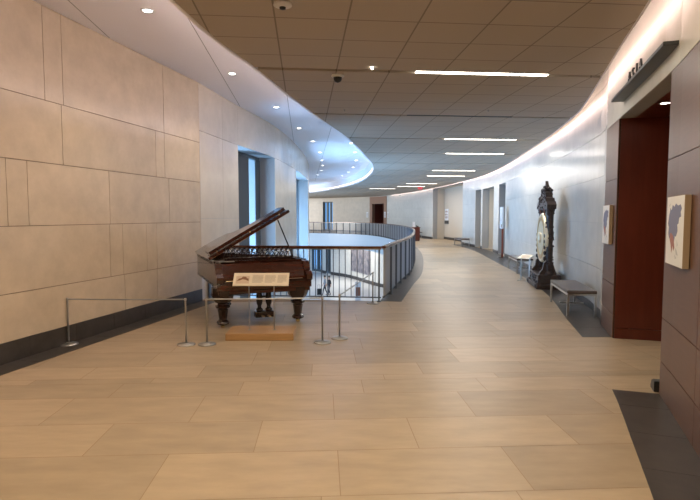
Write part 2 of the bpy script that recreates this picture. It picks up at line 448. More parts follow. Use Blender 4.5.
# recesses behind the openings
bm = NB()
def recess(s0, s1, depth, z1, mi=0, back=0, ceil=True):
    strip(bm, rw, s0-.1, s1+.1, 0, z1+.1, -depth-.1, -depth, mi=back)
    strip(bm, rw, s0-.12, s0, 0, z1+.1, -depth, -.33, mi=mi); strip(bm, rw, s1, s1+.12, 0, z1+.1, -depth, -.33, mi=mi)
    strip(bm, rw, s0, s1, z1, z1+.1, -depth, -.33, mi=mi)
recess(holesR[0][0], holesR[0][1], .85, 3.6)
recess(holesR[1][0], holesR[1][1], 1.3, 3.0)
recess(holesR[2][0], holesR[2][1], .75, 3.0)
struct('wall_alcove', bm, [M['beige']])
bm = NB()
strip(bm, rw, holesR[2][0], holesR[2][1], 0, .16, -.75, -.73); strip(bm, rw, holesR[1][0], holesR[1][1], 0, .16, -1.3, -1.28); strip(bm, rw, holesR[0][0], holesR[0][1], 0, .16, -.85, -.83)
struct('baseboard_alcove', bm, M['border'])
# lift doors in the dark opening
s0, s1 = holesR[3][:2]
bm = NB(); strip(bm, rw, s0-.1, s1+.1, 0, 3.1, -.42, -.36); d1 = struct('door_1', bm, M['darkmetal'])
bm = NB(); strip(bm, rw, s0+.08, (s0+s1)/2-.005, .01, 2.2, -.36, -.33); obj('door_leaf', bm, M['liftdoor'], d1)
bm = NB(); strip(bm, rw, (s0+s1)/2+.005, s1-.08, .01, 2.2, -.36, -.33); obj('door_leaf', bm, M['liftdoor'], d1)
bm = NB(); strip(bm, rw, s0+.3, s1-.3, 2.45, 2.62, -.36, -.34); obj('floor_indicator', bm, M['duct'], d1)
# far wooden portal and door leaf
bm = NB()
strip(bm, rw, sd, sd+.62, 0, 3.55, -.3, .05); strip(bm, rw, se-.42, se, 0, 3.55, -.3, .05); strip(bm, rw, sd+.62, se-.42, 2.85, 3.55, -.3, .05)
d2 = struct('door_2', bm, mat('taupe_surround', (.34, .19, .12), .45))
bm = NB(); strip(bm, rw, sd+.62, se-.42, 0, 2.85, -1.3, -1.2, mi=0); strip(bm, rw, sd+.5, sd+.62, 0, 2.85, -1.2, -.3, mi=0); strip(bm, rw, se-.42, se-.3, 0, 2.85, -1.2, -.3, mi=0)
strip(bm, rw, sd+.5, se-.3, 2.85, 2.95, -1.3, -.3)
obj('door_recess', bm, M['redwood'], d2)
bm = NB(); strip(bm, rw, sd+.95, sd+1.2, 1.2, 2.8, -1.19, -1.17); obj('door_glass', bm, M['screen'], d2)
# far windows
bm = NB(); strip(bm, rw, sw0, sw1, .1, 3.2, -.30, -.285); w4 = struct('window_4', bm, M['glass'])
bm = NB(); n = 3
for i in range(n+1):
    c = sw0+(sw1-sw0)*i/n; strip(bm, rw, max(sw0, c-.10), min(sw1, c+.10), .1, 3.2, -.34, -.2)
strip(bm, rw, sw0, sw1, 3.1, 3.2, -.33, -.2); strip(bm, rw, sw0, sw1, .1, .2, -.33, -.2)
obj('window_frame', bm, M['darkmetal'], w4)

# panelled block with the gallery portal
pa, pb = BW.sY(4.71), BW.sY(6.95)
ptop = 2.93
bm_c = [.0, .32, .72, 2.15, ptop]
def jb(ys): return [BW.sY(y) for y in ys]
panel_wall('wall_portal', BW, 0, BW.L, bm_c, {0: jb((1, 2.3, 3.62)), 1: jb((1, 2.3, 3.62)), 2: jb((1, 2.3, 3.62)), 3: jb((1, 2.3, 3.62))}, [(pa, pb, 0, ptop)], [M['panel'], M['panelgap']], thick=.18, gap=.004)
panel_wall('wall_header', BW, 0, BW.L, [ptop, 4.25], {0: jb((1.2, 4.45, 7.3))}, [], [M['white_stone'], M['joint2']], thick=.18, gap=.003)
# portal recess
bm = NB()
strip(bm, BW, pb-.005, pb+.25, .145, ptop+.1, -3.2, -.012, seg=4)         # far reveal
strip(bm, BW, pb-.012, pb+.25, 0, .14, -3.2, -.012, seg=4)
strip(bm, BW, pa-.25, pa+.005, 0, ptop+.1, -3.2, -.012, seg=4)
strip(bm, BW, pa-.3, pb+.3, 0, ptop+.1, -3.3, -3.2, seg=1)
strip(bm, BW, pa-.3, pb+.3, ptop+.0, ptop+.1, -3.2, -.18, seg=1)
struct('wall_vestibule', bm, M['redwood'])
# outer shell: back wall, roof above the ceilings
bm = NB()
box(bm, -7.5, -3.4, -.3, 2, -3.1, 4.4)
struct('wall_back', bm, M['beige'])

# ------------------------------------------------------------------ ceilings
def poly_between(L1, R1, z0, z1, mat_, name):
    bm = NB(); n = len(L1)
    def vs(z): return [bm.verts.new((p[0], p[1], z)) for p in L1], [bm.verts.new((p[0], p[1], z)) for p in R1]
    a, b = vs(z0); c, d = vs(z1)
    for i in range(n-1):
        bm.faces.new((a[i], b[i], b[i+1], a[i+1])); bm.faces.new((c[i], c[i+1], d[i+1], d[i]))
        bm.faces.new((a[i], a[i+1], c[i+1], c[i])); bm.faces.new((b[i], d[i], d[i+1], b[i+1]))
    bm.faces.new((a[0], c[0], d[0], b[0])); bm.faces.new((a[-1], b[-1], d[-1], c[-1]))
    return struct(name, bm, mat_)
REC = Curve([tuple(BW.at(BW.sY(y), .20)) for y in [-2.5+.6*i for i in range(15)]] + [tuple(RW.at(RW.sY(y), .21)) for y in [9.4+1.2*i for i in range(34)]], side=1)
def RE(Y): return REC.X(Y)      # right edge of the tiled ceiling
Ys = [-3.0+.5*i for i in range(107)]
# the tiled ceiling with its recessed service slots cut in: built as bays between the slots
ca, sa = math.cos(TILT_C), math.sin(TILT_C)
def row_pts(y0, y1, n=9):
    """left and right ends of a bay between grid rows y0 and y1 (rotated by the ceiling tilt)."""
    L1, R1 = [], []
    for k in range(n):
        g = y0+(y1-y0)*k/(n-1)
        # world line: (x*ca - g*sa, x*sa + g*ca)
        def solve(fun, x):
            for _ in range(40):
                Y = x*sa+g*ca; x = (fun(Y)+g*sa)/ca*.6+x*.4
            return (x*ca-g*sa, x*sa+g*ca)
        L1.append(solve(lambda Y: SE.X(max(-3, min(49.9, Y))), -1)); R1.append(solve(lambda Y: RE(max(-2.4, min(48.5, Y))), 3))
    return L1, R1
slot_rows = [-1.9+3.0*i for i in range(18)]
bounds = [-3.0]
for r in slot_rows: bounds += [r-.055, r+.055]
bounds += [62.0]
cm = NB()
def add_prism2(bm, L1, R1, z0, z1, mi):
    n = len(L1)
    a = [bm.verts.new((*p, z0)) for p in L1]; b = [bm.verts.new((*p, z0)) for p in R1]
    c = [bm.verts.new((*p, z1)) for p in L1]; d = [bm.verts.new((*p, z1)) for p in R1]
    fs = []
    for i in range(n-1):
        fs += [bm.faces.new((a[i], b[i], b[i+1], a[i+1])), bm.faces.new((c[i], c[i+1], d[i+1], d[i])), bm.faces.new((a[i], a[i+1], c[i+1], c[i])), bm.faces.new((b[i], d[i], d[i+1], b[i+1]))]
    fs += [bm.faces.new((a[0], c[0], d[0], b[0])), bm.faces.new((a[-1], b[-1], d[-1], c[-1]))]
    for f in fs: f.material_index = mi
for i, (y0, y1) in enumerate(zip(bounds, bounds[1:])):
    slot = i % 2 == 1
    L1, R1 = row_pts(y0, y1, 2 if slot else 7)
    add_prism2(cm, L1, R1, ZC+(.05 if slot else 0), ZC+.09, 1 if slot else 0)
ceiling = struct('ceiling', cm, [M['ceil'], mat('slot_metal', (.42, .41, .39), .4)])
# pale high ceiling over the left side and the atrium, its radial joints sunk
bm = NB()
js = [SE.sY(y) for y in (1.0, 4.6, 8.1, 11.6, 15.3, 19, 22.8, 26.5)]
def lwx(Y):
    if Y < 10.05: return LW.X(Y)-.28
    if Y < 27: return AW.X(Y)-.5
    return AW.X(27)-.5-(Y-27)*.55
L1 = []; R1 = []
for k in range(90):
    q = SE.at(SE.sY(49)*k/89); ly = min(58, q.y+max(-1.2, min(2.6, (q.y-2)*.16+.6)))
    L1.append((lwx(ly), ly)); R1.append((q.x+.03, q.y))
add_prism2(bm, L1, R1, ZS, ZS+.08, 0)
pc_ = struct('ceiling_left', bm, [M['plaster'], M['duct']])
def inner(Y): return LW.X(Y) if Y < 10.05 else AW.X(min(Y, 30))
for gx in (-2.75, -1.47, -.35, .78):
    run = [g*.05 for g in range(-60, 800) if inner(gx*sa+g*.05*ca)+.02 < gx*ca-g*.05*sa < SE.X(gx*sa+g*.05*ca)-.02]
    if len(run) > 4:
        bm = NB(); a = (gx*ca-run[0]*sa, gx*sa+run[0]*ca); b = (gx*ca-run[-1]*sa, gx*sa+run[-1]*ca)
        prism(bm, [(a[0]-.006, a[1]), (a[0]+.006, a[1]), (b[0]+.006, b[1]), (b[0]-.006, b[1])], ZS-.002, ZS+.01); obj('joint_bead', bm, M['joint2'], pc_)
# fascia of the level change and its lip
bm = NB(); e = SE.sY(49); strip(bm, SE, 0, e, ZC-.004, ZS+.05, -.012, 0); strip(bm, SE, 0, e, ZC-.004, ZC+.02, 0, .03)
struct('trim_7', bm, M['plaster'])
bm = NB(); strip(bm, SE, SE.sY(12.6), e, ZC+.10, ZC+.13, .002, .02); tag(obj('cove_light', bm, M['cove2']), 'slim light strip along the far curved rim of the pale high ceiling', 'light')
bm = NB(); strip(bm, SE, .3, SE.sY(12.5), ZC+.10, ZC+.13, .002, .02); tag(obj('cove_light', bm, emis('rim_strip_near', (1, .84, .82), 31)), 'slim light strip along the near rim of the pale ceiling, above the piano side', 'light')
bm = NB(); box(bm, -11, -3.5, 4.32, 11, 64, 4.45); struct('ceiling_slab', bm, M['plaster'])
# cove along the right wall
bm = NB()
reC = REC
strip(bm, reC, 0, reC.L, ZC-.005, ZC+.13, -.02, .0)
struct('trim_8', bm, M['plaster'])
bm = NB(); strip(bm, reC, 0, reC.L, ZC+.10, ZC+.13, -.07, -.025); tag(obj('cove_light', bm, M['cove']), 'warm light strip hidden above the ceiling edge along the right wall', 'light')

# ------------------------------------------------------------------ storey below
bm = NB(); box(bm, -16, 8, ZL-.2, 14, 74, ZL); struct('floor_lower', bm, M['lowfloor'])
LWc = Curve([(9, 44), (6, 48), (3, 51.5), (0, 59), (-2.4, 62.5), (-5, 66), (-12, 70)], side=1)
def lpx(px): return next(s for s in [i*.05 for i in range(int(LWc.L/.05))] if LWc.at(s).x/LWc.at(s).y < (px-350)/520)
wl = [(lpx(331), lpx(326), ZL+.1, ZL+3.2), (lpx(322.5), lpx(312), ZL+.1, ZL+3.0)]
panel_wall('wall_lower', LWc, 0, LWc.L, [ZL, ZL+2.6, -.9], {0: [s*2.5 for s in range(14)], 1: [s*2.5 for s in range(14)]}, wl, [M['white_stone'], M['joint2']], gap=.003)
for k, h in enumerate(wl):
    bm = NB(); strip(bm, LWc, h[0], h[1], h[2], h[3], -.28, -.26); w = struct('window_%d' % (5+k), bm, M['glass'])
    bm = NB()
    for i in range(3):
        c = h[0]+(h[1]-h[0])*i/2; strip(bm, LWc, max(h[0], c-.11), min(h[1], c+.11), h[2], h[3], -.3, .02)
    strip(bm, LWc, h[0], h[1], h[3]-.2, h[3], -.3, .02); strip(bm, LWc, h[0], h[1], h[2], h[2]+.25, -.3, .02)
    obj('window_frame', bm, M['darkmetal'], w)
bm = NB(); strip(bm, LWc, 0, wl[0][0], ZL, ZL+.35, 0, .05); strip(bm, LWc, wl[0][1], wl[1][0], ZL, ZL+.35, 0, .05); struct('baseboard_lower', bm, M['border'])
# ceiling of the storey below, round the opening
bm = NB(); strip(bm, VE, 0, VE.L, -1.35, -1.25, -14, -.2, seg=1.2); struct('ceiling_lower', bm, M['plaster'])
area('lower_hall_light', (0, 55, -1.5), (0, 0, 0), 6, 8, 500, NEUT)

# ------------------------------------------------------------------ ceiling lights
def c2w(x, g): return (x*ca-g*sa, x*sa+g*ca)
def w2c(x, y): return (x*ca+y*sa, -x*sa+y*ca)
def make_strip_light(label, x0, row, ln=1.87):
    p = c2w(x0+ln/2, row)
    t = thing('strip_light', label, 'ceiling light', (p[0], p[1], ZC), TILT_C, 'strip lights in the tiled ceiling slots')
    bm = NB(); box(bm, -ln/2, -.052, .012, ln/2, .052, .05); obj('housing', bm, M['white'], t)
    bm = NB(); box(bm, -ln/2+.01, -.045, -.002, ln/2-.01, .045, .011); obj('diffuser', bm, M['lamp'], t)
    return t
rows = slot_rows
def near_row(y): return min(rows, key=lambda r: abs(r-y))
fx = [('long white strip light nearest the camera in the tiled ceiling', .9, 7.05), ('strip light in the second lit slot, behind the dark air slot', 2.45, 12.9), ('strip light in the third lit slot of the tiled ceiling', 3.05, 15.85),
      ('strip light in the fourth lit slot, left of the alcove picture', 3.66, 21.2), ('strip light in the fifth lit slot, just behind the fourth', 3.86, 24.4), ('strip light in the sixth lit slot, above the red exit sign', 3.5, 30.3),
      ('strip light in the seventh lit slot, near the exit sign', 3.2, 33.5), ('farthest strip light in front of the wooden far door', 1.5, 36.0)]
used = []
for lab, x, y in fx:
    g = w2c(x, y); r = near_row(g[1]); t = make_strip_light(lab, g[0], r); used.append(r)
    a = area('strip_lamp', (t.location.x, t.location.y, ZC-.02), (0, 0, TILT_C), 1.8, .08, 45 if y < 20 else 80 if y < 28 else 75, NEUT)
# two more of the row over the camera, out of the frame
for x, r in ((-.2, 4.1), (-.9, 1.1), (-2.6, -1.9)):
    t = make_strip_light('strip light over the near floor behind the first visible row', x, r)
    area('strip_lamp', (t.location.x, t.location.y, ZC-.02), (0, 0, TILT_C), 1.8, .08, 62, WARM)
# dark linear air diffusers
for lab, x, r, ln in (('dark linear air slot in front of the second lit strip', 2.0, 10.1, 2.1),):
    p = c2w(x+ln/2, r); t = thing('air_diffuser', lab, 'vent', (p[0], p[1], ZC), TILT_C)
    bm = NB(); box(bm, -ln/2, -.052, .012, ln/2, .052, .05); obj('backing', bm, M['duct'], t)
    for k in (-1, 0, 1):
        bm = NB(); box(bm, -ln/2, k*.036-.005, -.002, ln/2, k*.036+.005, .012); obj('blade', bm, M['darkmetal'], t)
# recessed downlights in the pale ceiling
dl_outer = [(-2.5, 6.6), (-2.1, 9.45), (-1.72, 12.3), (-1.47, 15.2), (-1.26, 17.85), (-1.2, 20.9), (-1.28, 23.9), (-1.36, 26.3), (-1.6, 29.2), (-2.0, 32.2)]
dl_inner = [(-.24, 15.4), (.04, 18.3), (.2, 20.9), (.28, 23.9), (.16, 27.2), (-.1, 30.3), (-.5, 33)]
def make_down(label, x, y, lit=True):
    t = thing('downlight', label, 'ceiling light', (x, y, ZS), 0, 'recessed downlights in the pale ceiling')
    bm = NB(); lathe(bm, [(.055, .002), (.055, -.004), (.085, -.006), (.088, .0)], 20); obj('trim_ring', bm, M['white'], t, True)
    bm = NB(); lathe(bm, [(.0545, -.002), (.0545, .001)], 20); obj('lens', bm, M['spot'] if lit else M['steel'], t)
    return t
def spotl(x, y, z, p, col, size=1.9, blend=.8):
    l = bpy.data.lights.new('downlight_lamp', 'SPOT'); l.energy = p; l.color = col; l.spot_size = size; l.spot_blend = blend; l.shadow_soft_size = .05
    o = bpy.data.objects.new('downlight_lamp', l); COL.objects.link(o); o.location = (x, y, z)
ordn = ['nearest', 'second', 'third', 'fourth', 'fifth', 'sixth', 'seventh', 'eighth', 'ninth', 'tenth']
for i, (x, y) in enumerate(dl_outer):
    make_down('%s lit downlight of the row beside the left wall' % ordn[i], x, y); spotl(x, y, ZS-.03, 55 if i < 3 else 35, WARM if i < 3 else NEUT)
for i, (x, y) in enumerate(dl_inner):
    make_down('%s lit downlight of the row beside the curved ceiling rim' % ordn[i], x, y); spotl(x, y, ZS-.03, 35, NEUT)
for i, (x, y) in enumerate([(-1.8, 6.4), (-1.45, 8.9), (-1.0, 11.6)]):
    make_down('%s unlit eyelet fitting near the rim of the pale ceiling' % ordn[i], x, y, False)
for (x, y) in [(-3.2, 1.2), (-2.9, 3.8)]:
    make_down('lit downlight over the near floor by the left wall', x, y); spotl(x, y, ZS-.03, 50, WARM)
# portal downlight
pm = Vector((3.58, 6.0))
t = thing('downlight', 'small lit downlight in the dark red portal recess', 'ceiling light', (pm.x, pm.y, ptop))
bm = NB(); lathe(bm, [(.048, .002), (.048, -.004), (.068, -.006), (.07, .0)], 20); obj('trim_ring', bm, M['satin'], t, True)
bm = NB(); lathe(bm, [(.0475, -.002), (.0475, .001)], 20); obj('lens', bm, M['spot'], t)
spotl(pm.x, pm.y, ptop-.03, 14, WARM)
# dome camera, smoke detector, small sprinklers, pin lamps
def ceil_thing(name, label, cat, x, y): return thing(name, label, cat, (x, y, ZC))
t = ceil_thing('dome_camera', 'black dome camera with a pale ring on the tiled ceiling', 'camera', -.17, 7.35)
bm = NB(); lathe(bm, [(.085, 0), (.09, -.02), (.07, -.035)], 24); obj('mount_ring', bm, M['cream'], t, True)
bm = NB(); lathe(bm, [(.06, -.034), (.055, -.07), (.035, -.095), (.005, -.105)], 24); obj('dome', bm, M['black'], t, True)
t = ceil_thing('smoke_detector', 'tan smoke detector at the top edge of the tiled ceiling', 'smoke detector', -.62, 4.92)
bm = NB(); lathe(bm, [(.08, 0), (.085, -.02), (.05, -.035)], 24); obj('base', bm, M['cream'], t, True)
bm = NB(); lathe(bm, [(.03, -.034), (.028, -.05), (.01, -.055)], 16); obj('sensor', bm, M['black'], t, True)
for lab, x, y, lamp in (('tiny pin lamp in the first ceiling slot, left of the strip light', .29, 6.97, True), ('tiny sprinkler on the tiled ceiling left of the dark air slot', -.1, 9.7, False), ('tiny sprinkler above the dark air slot', 2.55, 9.75, False)):
    t = ceil_thing('pin_lamp' if lamp else 'sprinkler', lab, 'lamp' if lamp else 'sprinkler', x, y)
    bm = NB(); lathe(bm, [(.02, .0), (.018, -.008), (.008, -.01), (.008, -.022), (.013, -.025), (.012, -.028)], 14); obj('body', bm, M['spot'] if lamp else M['satin'], t)
# exit sign
t = thing('exit_sign', 'small red lit exit sign hanging from the far ceiling', 'sign', (4.55, 33.9, ZC), .0)
bm = NB(); box(bm, -.14, -.02, -.23, .14, .02, -.05, .004); obj('housing', bm, M['exitred'], t)
bm = NB(); tube(bm, (0, 0, -.06), (0, 0, .0), .015); obj('stem', bm, M['white'], t)
def text_mesh(txt, size, depth):
    c = bpy.data.curves.new('txt', 'FONT'); c.body = txt; c.size = size; c.extrude = depth; c.align_x = 'CENTER'
    o = bpy.data.objects.new('txt', c); COL.objects.link(o); dg = bpy.context.evaluated_depsgraph_get(); dg.update()
    me = bpy.data.meshes.new_from_object(o.evaluated_get(dg)); bpy.data.objects.remove(o); return me
def text_obj(name, txt, size, depth, m, parent, loc, rot):
    me = text_mesh(txt, size, depth); me.materials.clear(); me.materials.append(m)
    o = bpy.data.objects.new(name, me); COL.objects.link(o); o.parent = parent; o.location = loc; o.rotation_euler = rot; return o
text_obj('lettering', 'EXIT', .12, .003, M['white'], t, (0, -.021, -.185), (PI/2, 0, 0))

# ------------------------------------------------------------------ railing round the opening
t = thing('railing', 'curved metal baluster railing with a wooden handrail around the atrium opening', 'railing', (.58, 10.03, 0))
def local(o): o.matrix_parent_inverse = Matrix.Translation(t.location).inverted()
path = [VS.at(.06, -.06), Vector((.55, 9.97))] + []
RC = Curve([tuple(VE.at(s, -.07)) for s in [VE.L*i/140 for i in range(141)]], side=1, smooth=False)
RS = Curve([tuple(VS.at(.03, -.07)), (.60, 9.965)], side=1, smooth=False)
def rail_bar(name, m, z0, z1, hw, bev=0):
    bm = NB(); strip(bm, RS, 0, RS.L, z0, z1, -hw, hw, seg=1); strip(bm, RC, 0, RC.L, z0, z1, -hw, hw, seg=.4)
    o = obj(name, bm, m, t); local(o)
    return o
rail_bar('handrail', M['rail'], 1.025, 1.07, .042); rail_bar('rail_cap', M['satin'], 1.005, 1.025, .025); rail_bar('bottom_rail', M['bar'], .07, .09, .02)
bars = []
n = int(RS.L/.115)
for i in range(1, n): bars.append((RS, RS.L*i/n))
m_ = int(RC.L/.15)
for i in range(1, m_): bars.append((RC, RC.L*i/m_))
def bar_bm(bm, C, s):
    p = C.at(s); d = C.tan(s); nn = C.nrm(s)
    R = Matrix(((d.x, nn.x, 0, p.x), (d.y, nn.y, 0, p.y), (0, 0, 1, 0), (0, 0, 0, 1)))
    box(bm, -.005, -.024, .09, .005, .024, 1.01, M4=R)
for C, s in bars[:100]:
    bm = NB(); bar_bm(bm, C, s); local(obj('baluster', bm, M['bar'] if C is RS else M['bar_daylit'], t))
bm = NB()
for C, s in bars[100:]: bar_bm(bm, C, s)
o = obj('balusters', bm, M['bar_daylit'], t); local(o); o['kind'] = 'stuff'
posts = [(RS, .06), (RS, RS.L/2), (RS, RS.L-.04)] + [(RC, x) for x in [.9*i for i in range(1, int(RC.L/.9))]]
for C, s in posts:
    p = C.at(s); d = C.tan(s); nn = C.nrm(s); R = Matrix(((d.x, nn.x, 0, p.x), (d.y, nn.y, 0, p.y), (0, 0, 1, 0), (0, 0, 0, 1)))
    bm = NB(); box(bm, -.014, -.05, 0, .014, .05, 1.01, .003, M4=R); box(bm, -.04, -.055, 0, .04, .055, .012, M4=R); local(obj('post', bm, M['bar'], t))

# ------------------------------------------------------------------ grand piano
PR = math.radians(23.5)
pt = thing('grand_piano', 'antique dark rosewood grand piano with its lid propped open', 'piano', (-1.915, 7.43, 0), PR)
PW = 1.44
def outline(y0=0, grow=0):
    g = grow
    pts = [(-g, y0), (PW+g, y0), (PW+g, .95)]
    for k in range(1, 12):
        u = k/12; a = u*u*(3-2*u); pts.append((PW+g-(PW-.62)*a, .95+u*.95))
    pts += [(.60+g, 2.0+g*.5), (.45, 2.12+g), (.2, 2.16+g), (-g, 2.12+g)]
    return pts
bm = NB()
# rim: an open shell of the outline
def rim(bm, z0, z1, th, y0):
    o = outline(y0); c = Vector((.6, 1.0)); i_ = [((x-c.x)*(1-th/.7)+c.x, (y-c.y)*(1-th/.9)+c.y) for x, y in o]
    n = len(o)
    A = [[bm.verts.new((x, y, z)) for x, y in P_] for P_, z in ((o, z0), (o, z1), (i_, z1), (i_, z0))]
    for a, b in ((0, 1), (1, 2), (2, 3), (3, 0)):
        for k in range(n): bm.faces.new((A[a][k], A[a][(k+1) % n], A[b][(k+1) % n], A[b][k]))
rim(bm, .60, .965, .04, .30)
obj('rim', bm, M['rosewood'], pt)
bm = NB(); rim(bm, .925, .972, .02, .30); rim(bm, .595, .635, .015, .30); bmesh.ops.scale(bm, vec=(1.008, 1.006, 1), verts=bm.verts[:]); 
obj('moulding', bm, M['rosedark'], pt)
bm = NB(); prism(bm, [((x-.6)*.95+.6, (y-1)*.96+1) for x, y in outline(.3)], .78, .80); obj('soundboard', bm, M['oak'], pt)
bm = NB(); prism(bm, [((x-.6)*.88+.6, (y-1.2)*.82+1.2) for x, y in outline(.4)], .84, .855); obj('iron_plate', bm, M['iron'], pt)
bm = NB()
for k in range(40):
    x = .12+k*.032; y1 = min(1.85, 1.9-max(0, x-.55)*1.15); tube(bm, (x, .5, .885), (x*.8+.05, y1, .885), .0015, 4)
obj('strings', bm, M['steel'], pt)
bm = NB(); prism(bm, [((x-.6)*.97+.6, (y-1)*.97+1) for x, y in outline(.3)], .60, .625); obj('bottom_board', bm, M['rosedark'], pt)
# key bed, fall board and front
bm = NB(); box(bm, 0.0, .0, .56, PW, .34, .66, .006); box(bm, .02, .02, .50, PW-.02, .30, .56, .01); obj('key_bed', bm, M['rosewood'], pt)
bm = NB(); box(bm, .10, -.012, .655, PW-.10, .02, .70, .004); obj('key_slip', bm, M['rosedark'], pt)
bm = NB(); prism(bm, [(0, .03), (.0, .33), (.24, .33), (.24, .20), (.03, .03)], .09, PW-.09, Matrix(((0, 0, 1, 0), (0, 1, 0, 0), (1, 0, 0, .70), (0, 0, 0, 1))))
fb = obj('fall_board', bm, M['rosewood'], pt)
bm = NB(); box(bm, .14, .0, .693, PW-.14, .03, .703, .002); obj('brass_line', bm, M['brass'], pt)
for x0, x1 in ((-.005, .09), (PW-.09, PW+.005)):
    bm = NB(); prism(bm, [(.0, .66), (-.03, .68), (-.035, .76), (.02, .80), (.08, .82), (.14, .95), (.33, .965), (.33, .66)], x0, x1, Matrix(((0, 0, 1, 0), (1, 0, 0, 0), (0, 1, 0, 0), (0, 0, 0, 1))))
    obj('key_cheek', bm, M['rosewood'], pt)
bm = NB(); box(bm, .08, .30, .93, PW-.08, .42, .965, .004); obj('front_rail', bm, M['rosedark'], pt)
bm = NB(); box(bm, .03, .20, .966, .30, .29, .972); obj('candle_tray', bm, M['satin'], pt)
# legs: carved head, collar, tapered octagonal shaft, bell foot, caster
LP = [(.105, .16), (1.265, .16), (.45, 1.82)]
for lx, ly in LP:
    bm = NB()
    prof = [(.03, .03), (.05, .045), (.085, .055), (.095, .075), (.08, .10), (.062, .115), (.058, .125), (.078, .275), (.062, .28), (.062, .29), (.105, .30), (.112, .325), (.10, .335), (.075, .345), (.075, .365), (.115, .385), (.15, .43), (.165, .48), (.165, .60)]
    lathe(bm, prof, 8, (lx, ly, 0), PI/8); lg = obj('leg', bm, M['rosedark'], pt)
    bm = NB(); lathe(bm, [(.012, .0), (.030, .004), (.036, .018), (.028, .033)], 14, (lx, ly, 0)); obj('caster', bm, M['brass'], lg, True)
# lyre with pedals
bm = NB(); box(bm, .66, .42, .05, .96, .57, .145, .012); obj('pedal_box', bm, M['rosedark'], pt)
for x in (.735, .885):
    bm = NB(); lathe(bm, [(.04, .14), (.055, .155), (.055, .18), (.032, .20), (.03, .23), (.046, .27), (.052, .32), (.044, .42), (.042, .60)], 14, (x, .49, 0)); obj('lyre_column', bm, M['rosedark'], pt, True)
bm = NB(); box(bm, .74, .47, .36, .86, .51, .39); obj('lyre_bar', bm, M['rosedark'], pt)
for x in (.76, .86):
    bm = NB(); box(bm, x-.018, .30, .075, x+.018, .44, .09, .005); obj('pedal', bm, M['brass'], pt)
# fretwork music desk
bm = NB(); y = .50; z0, z1, x0, x1 = .985, 1.175, .18, 1.28
for a in ((x0, z0, x1, z0+.016), (x0+.05, z1-.014, x1-.05, z1)): box(bm, a[0], y-.008, a[1], a[2], y+.008, a[3])
tube(bm, (x0, y, z0), (x0+.05, y, z1), .008); tube(bm, (x1, y, z0), (x1-.05, y, z1), .008)
RX = Matrix.Rotation(PI/2, 3, 'X'); k = 0
x = x0+.075
while x < x1-.06:
    for zz, R_ in ((z0+.055, .038), (z0+.128, .033)):
        ring(bm, (x+(.02 if zz > z0+.1 else 0), y, zz), R_, .0065, RX)
        tube(bm, (x-.03, y, zz-.03), (x+.035, y, zz+.04), .005, 5); ball(bm, (x, y, zz), .012, 1, (1, .5, 1))
        tube(bm, (x+.035, y, zz-.03), (x+.01, y, zz+.035), .004, 5)
    x += .078
obj('music_desk', bm, M['rosedark'], pt)
bm = NB(); box(bm, .2, .44, .966, 1.32, .56, .985); obj('desk_shelf', bm, M['rosedark'], pt)
# lid, hinged on the left side, with the front flap folded back on it
LA = math.radians(30)
ML = Matrix.Translation((0.0, 0, .985)) @ Matrix.Rotation(-LA, 4, 'Y')
bm = NB(); prism(bm, outline(.55, .02), 0, .042, ML); lid = obj('lid', bm, M['rosewood'], pt)
bm = NB(); prism(bm, outline(.565, .005), -.008, 0, ML); obj('lid_lining', bm, M['oak'], lid)
bm = NB(); prism(bm, [(0.03, .56), (PW-.08, .56), (PW-.02, .60), (PW-.02, .95), (.03, .95)], .062, .11, ML); obj('lid_flap', bm, M['rosewood'], lid)
bm = NB()
for x in (.15, .75, 1.30): tube(bm, ML @ Vector((x, .62, .03)), ML @ Vector((x, .62, .065)), .012, 8)
obj('flap_hinge', bm, M['brass'], lid)
a = Vector((1.34, .62, .972)); b = ML @ Vector((1.24, .62, -.008))
bm = NB(); tube(bm, a, b, .011, 8); obj('prop_stick', bm, M['rosedark'], pt)

# ------------------------------------------------------------------ label stand on an oak plinth
t = thing('label_stand', 'cream label panel on two thin rods rising from an oak plinth before the piano', 'label stand', (-1.205, 7.05, 0), math.radians(1))
bm = NB(); box(bm, -.45, -.25, 0, .45, .25, .095, .006); obj('plinth', bm, M['oak'], t)
for x in (-.17, .17):
    bm = NB(); tube(bm, (x, -.02, .09), (x, -.02, .80), .008, 8); lathe(bm, [(.025, .094), (.025, .10), (.01, .103)], 12, (x, -.02, 0)); obj('rod', bm, M['satin'], t)
MP = Matrix.Translation((-.0, -.03, .79)) @ Matrix.Rotation(math.radians(48), 4, 'X')
pan = NB(); box(pan, -.375, -.105, -.006, .375, .105, .006, M4=MP); pn = obj('label_panel', pan, M['paper'], t)
bm = NB(); random.seed(3)
for c, (xa, xb) in enumerate(((-.12, .03), (.05, .20), (.22, .35))):
    for k in range(7):
        yy = .065-k*.019; box(bm, xa, yy-.0028, .0062, xb-(random.uniform(.02, .08) if k == 6 else random.uniform(0, .012)), yy+.0028, .0068, M4=MP)
obj('text_lines', bm, M['ink'], pn)
bm = NB(); box(bm, -.34, -.07, .0062, -.16, .055, .0068, M4=MP); pic = obj('label_picture', bm, mat('sepia_print', (.60, .45, .33), .6), pn)
bm = NB(); prism(bm, [(-.33, -.03), (-.30, .01), (-.27, .02), (-.25, .045), (-.21, .04), (-.19, .015), (-.17, .01), (-.17, -.03), (-.21, -.01), (-.25, .0), (-.29, -.02)], .0069, .0073, MP); obj('picture_motif', bm, M['photo_ink'], pic)

